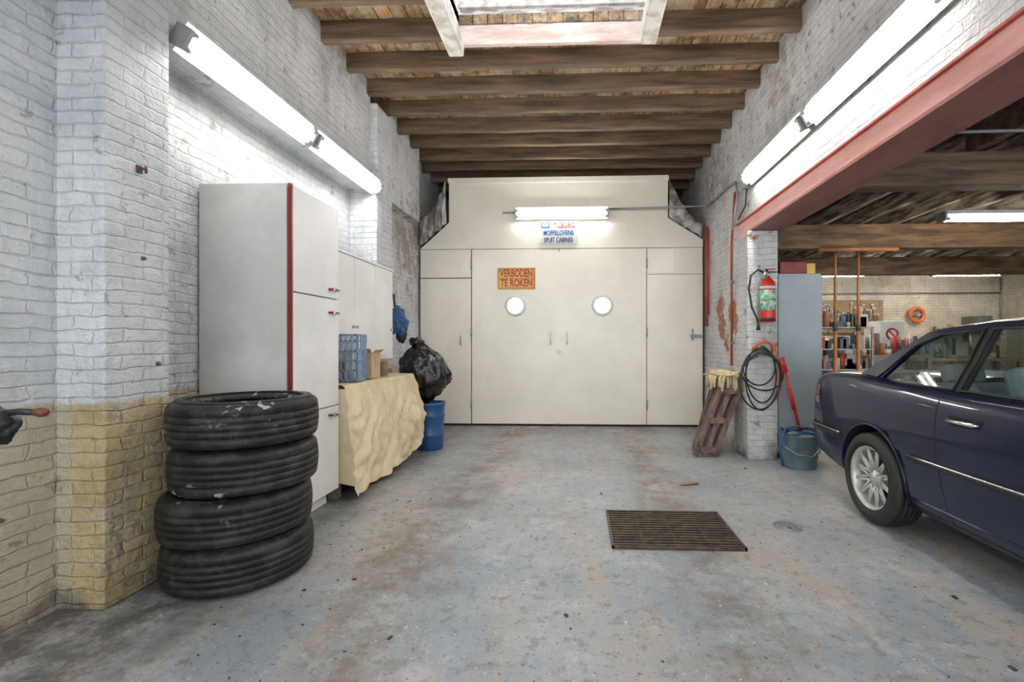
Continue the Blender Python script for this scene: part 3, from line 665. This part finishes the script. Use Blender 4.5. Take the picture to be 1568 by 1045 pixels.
for k in range(34):
    x = 1.62 + random.uniform(-.18, .12); y = 5.28 + random.uniform(-.27, .22); z0 = .86
    b.tube([(x, y, z0), (x - .03, y - .03, z0 - .02), (x - .04 + random.uniform(-.02, .04), y - .05, z0 - .09 - random.random() * .08)], .014, RG, 6)
b.done()

# ------------------------------------------------------------------ workshop contents
PR = mat('orange_prop', (.55, .24, .09), (.40, .16, .06), 6, .6)
for x in (3.42, 3.72):
    b = B('steel_prop')
    b.cyl((x, 6.4, 0.012), (x, 6.4, 1.4), .024, PR); b.cyl((x, 6.4, 1.4), (x, 6.4, 2.45), .017, PR); b.box(x - .07, x + .07, 6.33, 6.47, 0, .012, PR); b.box(x - .07, x + .07, 6.33, 6.47, 2.446, 2.458, PR); b.cyl((x, 6.4, 1.38), (x, 6.4, 1.46), .03, IRON); b.done()
b = B('workshop_bench')
b.box(2.6, 9.4, 10.25, 10.96, .84, .9, WD)
for x in [2.7 + .95 * i for i in range(8)]: b.box(x - .04, x + .04, 10.3, 10.38, 0, .84, WD); b.box(x - .04, x + .04, 10.85, 10.93, 0, .84, WD)
b.box(2.6, 9.4, 10.3, 10.95, .25, .28, WD); b.done()
cols = [mat('clutter_%d' % i, c, rough=.5) for i, c in enumerate([(.5, .06, .04), (.10, .16, .26), (.7, .68, .6), (.05, .05, .05), (.45, .28, .12), (.12, .15, .13), (.35, .35, .37), (.10, .08, .06), (.45, .18, .08), (.6, .55, .42)])]
b = B('bench_clutter')
for k in range(190):
    x = random.uniform(2.8, 9.2); y = random.uniform(10.35, 10.65); w = random.uniform(.03, .12); h = random.uniform(.06, .46); m = random.choice(cols)
    if 8.2 < x < 8.9: continue
    r_ = random.random()
    if r_ < .4: b.cyl((x, y, .905), (x, y, .90 + h), w * .6, m, 14); b.cyl((x, y, .90 + h), (x, y, .93 + h), w * .3, m, 10)
    elif r_ < .75: b.box(x - w, x + w, y - .08, y + .08, .905, .90 + h, m, bev=.008); b.box(x - w * .5, x + w * .5, y - .02, y + .02, .9 + h, .92 + h, m)
    else: b.cyl((x, y, .905), (x + random.uniform(-.15, .15), y + .05, 1.1 + h), .012, m, 8)
b.done()
b = B('wall_tool_board')
b.box(5.2, 6.9, 10.93, 10.98, 1.45, 2.2, WD)
for k in range(44):
    x = random.uniform(5.25, 6.85); z = random.uniform(1.6, 2.15); h = random.uniform(.12, .28); b.cyl((x, 10.91, z), (x + random.uniform(-.02, .02), 10.91, z - h), .012, random.choice(cols), 8); b.box(x - .03, x + .03, 10.9, 10.93, z - .02, z + .02, STEEL)
b.done()
b = B('tool_shelf')
b.box(7.95, 9.4, 10.78, 10.98, 1.4, 1.43, WD)
for x in (8.0, 8.7, 9.35): b.box(x - .01, x + .01, 10.8, 10.98, 1.25, 1.4, GALV)
for k in range(14):
    x = 8.0 + k * .1; b.cyl((x, 10.88, 1.43), (x, 10.88, 1.43 + random.uniform(.1, .22)), .035, random.choice(cols), 12)
b.done()
b = B('hose_reel'); b.lathe([(.12, -.03), (.17, -.04), (.185, 0), (.17, .03), (.12, .03)], (7.62, 10.9, 1.86), OR, 30, 'Y', closed=True); b.cyl((7.62, 10.99, 1.86), (7.62, 10.84, 1.86), .04, GALV); b.box(7.50, 7.74, 10.89, 10.91, 1.85, 1.87, GALV); b.done()
b = B('sign_cabinet')  # white cabinet carrying a no-smoking sign
b.box(5.98, 6.48, 9.6, 10.1, .98, 1.66, ENAMEL, bev=.01); b.box(6.0, 6.46, 9.62, 10.08, .0, .98, GC, bev=.01); b.box(6.0, 6.46, 9.59, 9.605, 1.0, 1.64, ENAMEL)
b.lathe([(.085, -.004), (.125, -.004), (.125, .0), (.085, .0)], (6.23, 9.588, 1.40), SRED, 30, 'Y', closed=True); M = Matrix.Translation((6.23, 9.586, 1.40)) @ Matrix.Rotation(R(45), 4, 'Y'); b.box(-.1, .1, -.003, .001, -.014, .014, SRED, M); b.box(6.12, 6.34, 9.585, 9.59, 1.10, 1.20, SRED); b.done()
b = B('drill_press')
b.box(8.35, 8.75, 10.3, 10.7, .90, .94, GC); b.cyl((8.55, 10.6, .94), (8.55, 10.6, 1.55), .035, STEEL); b.box(8.42, 8.68, 10.2, 10.7, 1.5, 1.8, mat('machine_grey', (.10, .11, .11), rough=.5), bev=.02); b.cyl((8.55, 10.3, 1.52), (8.55, 10.3, 1.35), .03, STEEL); b.box(8.42, 8.68, 10.25, 10.55, 1.15, 1.18, GC)
for a in (0, 2.1, 4.2): b.cyl((8.68, 10.35, 1.6), (8.74, 10.35 + .15 * math.cos(a), 1.6 + .15 * math.sin(a)), .01, BLACK, 8)
b.done()
b = B('workshop_shelving')
for x in (4.0, 5.0):
    for y in (8.2, 8.7): b.box(x - .015, x + .015, y - .015, y + .015, 0, 1.5, GALV)
for z in (.3, .75, 1.1, 1.47): b.box(3.98, 5.02, 8.18, 8.72, z, z + .02, GALV)
for k in range(60):
    z = random.choice((.32, .77, 1.12, 1.49)); x = random.uniform(4.1, 4.9); w = random.uniform(.02, .07); h = random.uniform(.06, .26)
    if random.random() < .5: b.box(x - w, x + w, 8.25, 8.5, z, z + h, random.choice(cols), bev=.006)
    else: b.cyl((x, 8.3, z), (x, 8.3, z + h), w * .8, random.choice(cols), 12)
b.done()
b = B('workshop_table')
b.box(5.2, 6.3, 8.6, 9.2, .95, 1.0, WD)
for x in (5.25, 6.25):
    for y in (8.65, 9.15): b.box(x - .03, x + .03, y - .03, y + .03, 0, .95, WD)
b.done()
b = B('parts_on_table')
for k in range(24):
    x = random.uniform(5.3, 6.2); h = random.uniform(.05, .40); w = random.uniform(.02, .07); y = 8.8 + random.random() * .25; b.cyl((x, y, 1.001), (x, y, 1.0 + h), w, random.choice(cols), 10)
b.done()
b = B('overhead_pipe')
b.tube([(2.12, 3.3, 2.64), (9.6, 3.3, 2.68)], .012, GALV); b.cyl((3.1, 6.2, 2.42), (4.1, 6.2, 2.42), .025, PR); b.done()
b = B('water_pipes')
b.cyl((9.5, 10.96, 1.5), (9.5, 10.96, 2.7), .018, GALV)
b.cyl((5.0, 10.96, 2.35), (9.5, 10.96, 2.35), .018, GALV); b.done()
b = B('fire_extinguisher')
b.lathe([(0, 0), (.07, 0), (.075, .02), (.075, .38), (.04, .44), (.02, .47), (0, .47)], (9.53, 10.2, 1.5), RED, 24); b.cyl((9.53, 10.2, 1.97), (9.53, 10.2, 2.02), .02, BLACK); b.tube([(9.53, 10.2, 2.0), (9.43, 10.2, 2.0), (9.41, 10.2, 1.7)], .01, BLACK); b.box(9.60, 9.645, 10.17, 10.23, 1.6, 1.9, GALV); b.done()

# ------------------------------------------------------------------ car
PAINT = mat('car_paint_navy', (.006, .011, .042), (.004, .008, .032), 3, .35, .0, coat=.6, spec=.25)
GLS = glass_mat('car_glass', (.66, .74, .73)); CHR = mat('chrome', (.75, .75, .75), (.7, .7, .7), 5, .15, 1)
ALLOY = mat('alloy', (.66, .66, .64), (.54, .54, .52), 12, .35, .4); INT = mat('car_interior', (.10, .11, .12), (.07, .08, .085), 8, .8); SEAT = mat('car_seat', (.36, .41, .43), (.27, .31, .33), 8, .8)
CX, CY = 2.80, 4.20
def P(s, y, z): return Vector((CX - y, CY - s, z))
def itp(T, s):
    if s <= T[0][0]: return T[0][1]
    for (a, va), (c, vc) in zip(T, T[1:]):
        if s <= c: return va + (vc - va) * (s - a) / (c - a)
    return T[-1][1]
ZT = [(0, .55), (.02, .595), (.07, .61), (.10, .76), (.125, .90), (.15, .945), (.20, .965), (.45, .985), (.7, .985), (1.0, .96), (1.6, .94), (2.9, .925), (3.2, .92), (3.7, .86), (4.1, .78), (4.3, .71), (4.34, .66), (4.36, .55), (4.43, .50)]
WW = [(0, .66), (.02, .72), (.06, .765), (.12, .79), (.25, .815), (.5, .838), (.9, .852), (2, .857), (3.2, .852), (3.8, .84), (4.15, .80), (4.32, .74), (4.43, .64)]
ZB = [(0, .36), (.1, .30), (.5, .24), (1.0, .20), (3.5, .19), (4.2, .20), (4.43, .26)]
SEC = [(.88, 1.0), (.93, .985), (.965, .945), (.985, .87), (.998, .75), (1.0, .62), (1.0, .48), (.996, .46), (.996, .33), (.985, .18), (.965, .10), (.94, .03), (.86, 0)]
def hw(s, z):
    t = (z - itp(ZB, s)) / (itp(ZT, s) - itp(ZB, s)); t = max(0, min(1, t))
    for (wa, ta), (wb, tb) in zip(SEC, SEC[1:]):
        if ta >= t >= tb: return itp(WW, s) * (wa + (wb - wa) * (ta - t) / (ta - tb + 1e-9))
    return itp(WW, s)
car = empty('car', (CX, CY - 2.2, 0))
def cdone(b):
    o = b.done(parent=car); o.matrix_parent_inverse = Matrix.Translation(-car.location); return o
ss = sorted(set([0, .02, .045, .07, .085, .10, .125, .15, .175] + [.2 + .06 * i for i in range(70)] + [.985, 1.0, 2.92, 2.94, 4.3, 4.34, 4.36, 4.40, 4.43])); ss = [s for s in ss if s <= 4.43]
b = B('body'); b.mi(PAINT); b.mi(RUBBER); b.mi(INT)
rings = []
for s in ss:
    w, zt, zb = itp(WW, s), itp(ZT, s), itp(ZB, s); cab = .99 < s < 2.93; zc = .52 if cab else zt + .018
    h = [(0, zc), (.72 * w if cab else .5 * w, zc if cab else zt + .016), (.78 * w, zt + .006)] + [(a * w, zb + (zt - zb) * t) for a, t in SEC] + [(0, zb)]
    ring = [P(s, y, z) for y, z in h] + [P(s, -y, z) for y, z in h[-2:0:-1]]
    rings.append([b.bm.verts.new(v) for v in ring])
n = len(rings[0])
for si, (r0, r1) in enumerate(zip(rings, rings[1:])):
    for k in range(n):
        f = b.bm.faces.new((r0[k], r0[(k + 1) % n], r1[(k + 1) % n], r1[k])); f.smooth = True
        cab = .97 < (ss[si] + ss[si + 1]) / 2 < 2.95
        if cab and (k < 2 or k >= n - 2): f.material_index = 2
b.bm.faces.new(rings[0]); b.bm.faces.new(rings[-1][::-1])
body = cdone(b)
AX = (.97, 3.67); WZ = .305
for s in AX:
    for sg in (1, -1):
        cb = B('cut'); a = P(s, sg * .60, WZ + .02); e = P(s, sg * 1.0, WZ + .02); cb.cyl(a, e, .335, RUBBER, 48); cut = cb.done(parent=car); cut.matrix_parent_inverse = Matrix.Translation(-car.location)
        bpy.context.view_layer.update()
        md = body.modifiers.new('arch', 'BOOLEAN'); md.operation = 'DIFFERENCE'; md.object = cut; md.solver = 'EXACT'
        bpy.context.view_layer.update()
        me = bpy.data.meshes.new_from_object(body.evaluated_get(bpy.context.evaluated_depsgraph_get())); body.modifiers.clear(); body.data = me
        bpy.data.objects.remove(cut)
me = body.data; me.name = 'car_body'
while len(me.materials) < 3: me.materials.append(None)
for i, m_ in enumerate((PAINT, RUBBER, INT)): me.materials[i] = m_
for f in me.polygons:
    c = f.center
    for s in AX:
        dy, dz = c.y - (CY - s), c.z - (WZ + .02); d = math.hypot(dy, dz); yy = abs(CX - c.x)
        if d < .35 and (abs(f.normal.x) < .6 and abs(d - .335) < .012 or abs(yy - .60) < .01): f.material_index = 1; f.use_smooth = False
def gy(z): return .745 - (z - .94) * .52
def G(s, z, sg, off=0): return P(s, sg * (gy(z) + off), z)
b = B('cabin_frame')
quads = [[(.60, .95), (.88, .94), (1.08, 1.19), (1.12, 1.275)], [(1.12, 1.275), (1.08, 1.19), (1.24, 1.255), (1.27, 1.30)], [(1.27, 1.30), (1.24, 1.255), (1.52, 1.278), (1.52, 1.318)],
         [(1.52, .90), (1.59, .90), (1.60, 1.28), (1.53, 1.278)], [(1.52, 1.278), (1.60, 1.28), (1.60, 1.32), (1.52, 1.318)], [(1.6, 1.28), (2.0, 1.275), (2.0, 1.32), (1.6, 1.32)],
         [(2.0, 1.275), (2.28, 1.245), (2.38, 1.285), (2.0, 1.32)], [(2.28, 1.245), (2.82, .92), (3.02, .90), (2.38, 1.285)]]
for sg in (1, -1):
    for qi, q in enumerate(quads):
        v = [G(s, z, sg) for s, z in q] + [G(s, z, sg, -.035) for s, z in q]
        b._add(v, [(0, 1, 2, 3), (7, 6, 5, 4), (0, 4, 5, 1), (1, 5, 6, 2), (2, 6, 7, 3), (3, 7, 4, 0)], RUBBER if qi == 3 else PAINT)
ro_ = [(1.12, 1.275), (1.27, 1.30), (1.52, 1.318), (1.8, 1.325), (2.0, 1.32), (2.2, 1.305), (2.38, 1.285)]
def roof(u, v):
    t = u * (len(ro_) - 1); i = min(int(t), len(ro_) - 2); f = t - i; s = ro_[i][0] + (ro_[i + 1][0] - ro_[i][0]) * f; z = ro_[i][1] + (ro_[i + 1][1] - ro_[i][1]) * f
    y = 1 - 2 * v; return P(s - .04 * (1 - y * y) * (1 if u < .5 else -1) * abs(1 - 2 * u), y * gy(z), z + .045 * (1 - y * y) ** .8)
b.grid(roof, 18, 20, PAINT); cdone(b)
b = B('windows')
for sg in (1, -1):
    for q in ([(.86, .93), (1.54, .92), (1.54, 1.285), (1.24, 1.262), (1.07, 1.195)], [(1.58, .92), (2.84, .91), (2.28, 1.252), (2.0, 1.282), (1.58, 1.287)]): b.poly([G(s, z, sg, -.012) for s, z in q], GLS)
def rg(u, v):
    y = 1 - 2 * v; s = .60 + .52 * u; z = .965 + .31 * u + (.02 + .025 * u) * (1 - y * y); return P(s - .04 * (1 - y * y), y * (.72 + (gy(1.275) - .72) * u), z)
def wg(u, v):
    y = 1 - 2 * v; s = 3.02 - .64 * u; z = .92 + .365 * u + (.02 + .025 * u) * (1 - y * y); return P(s + .08 * (1 - y * y), y * (.74 + (gy(1.285) - .74) * u), z)
b.grid(rg, 8, 16, GLS); b.grid(wg, 8, 16, GLS); cdone(b)
b = B('trim')
TL = mat('tail_lamp', (.14, .005, .005), (.10, .004, .004), 6, .15, coat=1)
for sg in (1, -1):
    b.tube([G(s, z, sg, .004) for s, z in [(.86, .955), (1.54, .948), (1.54, 1.28), (1.24, 1.258), (1.07, 1.19)]], .008, BLACK, 6, True)
    b.tube([G(s, z, sg, .004) for s, z in [(1.59, .948), (2.82, .935), (2.28, 1.248), (2.0, 1.278), (1.59, 1.284)]], .008, BLACK, 6, True)
    for s0, s1 in ((.10, .61), (1.34, 3.29), (4.04, 4.36)):
        k = 14; L_ = [s0 + (s1 - s0) * i / k for i in range(k + 1)]
        b.tube([P(s, sg * (hw(s, .53) + .002), .53) for s in L_], .014, BLACK, 6); b.tube([P(s, sg * (hw(s, .545) + .014), .545) for s in L_], .006, CHR, 6)
    zz = [.24 + .05 * i for i in range(15)]
    def seam(s_of): b.tube([P(s_of(z), sg * (hw(s_of(z), z) - .001), z) for z in zz if z < itp(ZT, s_of(z))], .004, DARK, 5)
    seam(lambda z: 1.55 if z > .62 else 1.55 + (.62 - z) * .25); seam(lambda z: 2.95 + .0 * z)
    b.tube([P(s, sg * (hw(s, .245) - .001), .245) for s in [1.62 + .1 * i for i in range(14)]], .004, DARK, 5)
    b.tube([P(s, sg * (hw(s, .28) + .002), .29) for s in [1.34 + .1 * i for i in range(20)]], .012, PAINT, 6)
    b.tube([P(1.66, sg * (hw(1.66, .80) + .0), .80), P(1.67, sg * (hw(1.67, .80) + .028), .80), P(1.82, sg * (hw(1.8, .80) + .028), .80), P(1.835, sg * (hw(1.83, .80)), .80)], .011, CHR, 8)
    b.box(-.10, .10, -.006, .004, -.028, .028, DARK, Matrix.Translation(P(1.745, sg * (hw(1.75, .8) - .001), .797)) @ Matrix.Rotation(R(90), 4, 'Z'))
    for s in AX: b.tube([P(s + .337 * math.cos(t), sg * (hw(s, WZ + .02 + .337 * math.sin(t)) + .002), WZ + .02 + .337 * math.sin(t)) for t in [R(-14) + R(208) * i / 24 for i in range(25)]], .008, PAINT, 6)
    b.blob(tuple(P(2.72, sg * .90, .99)), (.09, .05, .06), PAINT, .03, 1, 3); b.cyl(P(2.72, sg * .78, .96), P(2.72, sg * .87, .98), .02, BLACK)
    b.grid(lambda u, v, sg=sg: P(.118 + .14 * u - (.0 if u > .1 else .006), sg * (hw(.118 + .14 * u, .72 + .15 * v) + .004), .72 + .15 * v), 8, 4, TL)
    b.box(-.17, .17, -.006, .006, -.075, .075, TL, Matrix.Translation(P(.105, sg * .58, .79)))
    b.grid(lambda u, v, sg=sg: P(.02 + .5 * u, sg * (hw(.02 + .5 * u, .50 + .05 * v) + .008), .50 + .05 * v), 12, 2, BLACK)
b.box(-.26, .26, -.004, .004, -.055, .055, ENAMEL, Matrix.Translation(P(.10, 0, .78)))
b.cyl(P(-.02, .45, .28), P(.2, .45, .28), .025, STEEL, 14)
b.box(-.68, .68, -.02, .02, -.02, .02, BLACK, Matrix.Translation(P(.006, 0, .53)))
b.box(-.30, .30, -.01, .01, -.05, .05, BLACK, Matrix.Translation(P(4.36, 0, .60)))
for sg in (1, -1): b.cyl(P(4.30, sg * .55, .63), P(4.37, sg * .55, .63), .07, CHR, 20)
cdone(b)
b = B('interior')
for y in (.36, -.36):
    M = Matrix.Translation(P(1.86, y, .52)) @ Matrix.Rotation(R(-16), 4, 'X')
    b.box(-.24, .24, -.06, .06, 0, .58, SEAT, M, bev=.04); b.box(-.12, .12, -.05, .04, .59, .74, SEAT, M, bev=.035)
    b.box(-.25, .25, -.50, .05, 0, .14, SEAT, Matrix.Translation(P(1.86, y, .52)), bev=.04)
M = Matrix.Translation(P(1.22, 0, .55)) @ Matrix.Rotation(R(-18), 4, 'X'); b.box(-.58, .58, -.06, .06, 0, .42, SEAT, M, bev=.04)
for y in (.33, -.33): b.box(-.12 - y, .12 - y, -.05, .04, .42, .54, SEAT, M, bev=.03)
b.box(CX - .6, CX + .6, CY - 2.92, CY - 2.6, .70, .93, INT, bev=.05); b.lathe([(.165, 0), (.18, .012), (.195, 0), (.18, -.012)], P(2.5, -.36, .90), BLACK, 28, 'Y', closed=True); b.box(CX + .34, CX + .38, CY - 2.7, CY - 2.5, .88, .92, BLACK)
cdone(b)
def wheel(name, s, sg):
    b = B(name); c = P(s, sg * .765, WZ); o_ = -sg
    b.lathe(tyre_profile(.304, .205, .198), c, RUBBER, 56, 'X', closed=True)
    b.lathe([(.150, o_ * -.05), (.186, o_ * .00), (.186, o_ * .066), (.198, o_ * .084), (.206, o_ * .092), (.210, o_ * .084), (.200, o_ * .06), (.2, o_ * -.08), (.14, o_ * -.08)], c, ALLOY, 48, 'X')
    b.lathe([(0, o_ * -.03), (.19, o_ * -.03)], c, DARK, 40, 'X')
    b.lathe([(0, o_ * .068), (.028, o_ * .068), (.032, o_ * .06), (.05, o_ * .055), (.062, o_ * .04), (.065, o_ * -.02)], c, ALLOY, 28, 'X')
    for k in range(5):
        t = 2 * math.pi * k / 5; b.cyl(c + Vector((o_ * .05, .045 * math.cos(t), .045 * math.sin(t))), c + Vector((o_ * .062, .045 * math.cos(t), .045 * math.sin(t))), .008, STEEL, 8)
    for k in range(12):     # cross-spoke basket weave
        for dt in (.24, -.24):
            t = 2 * math.pi * k / 12; a = c + Vector((o_ * .048, .055 * math.cos(t), .055 * math.sin(t))); e = c + Vector((o_ * .062, .190 * math.cos(t + dt), .190 * math.sin(t + dt))); b.cyl(a, e, .0085, ALLOY, 8)
    cdone(b)
wheel('wheel_rear_right', AX[0], 1); wheel('wheel_front_right', AX[1], 1); wheel('wheel_rear_left', AX[0], -1); wheel('wheel_front_left', AX[1], -1)

# ------------------------------------------------------------------ world + camera
w = bpy.data.worlds.new('World'); sc.world = w; w.use_nodes = True
bg = w.node_tree.nodes['Background']; bg.inputs[0].default_value = (.90, .95, 1.0, 1); bg.inputs[1].default_value = 4.0
cam = bpy.data.cameras.new('Camera'); co = bpy.data.objects.new('Camera', cam); sc.collection.objects.link(co)
co.location = (0, 0, 1.2); co.rotation_euler = (R(90), 0, R(2.3)); cam.sensor_width = 36; cam.lens = 16.53; cam.shift_x = -.046; cam.shift_y = .003; cam.clip_start = .05
sc.camera = co
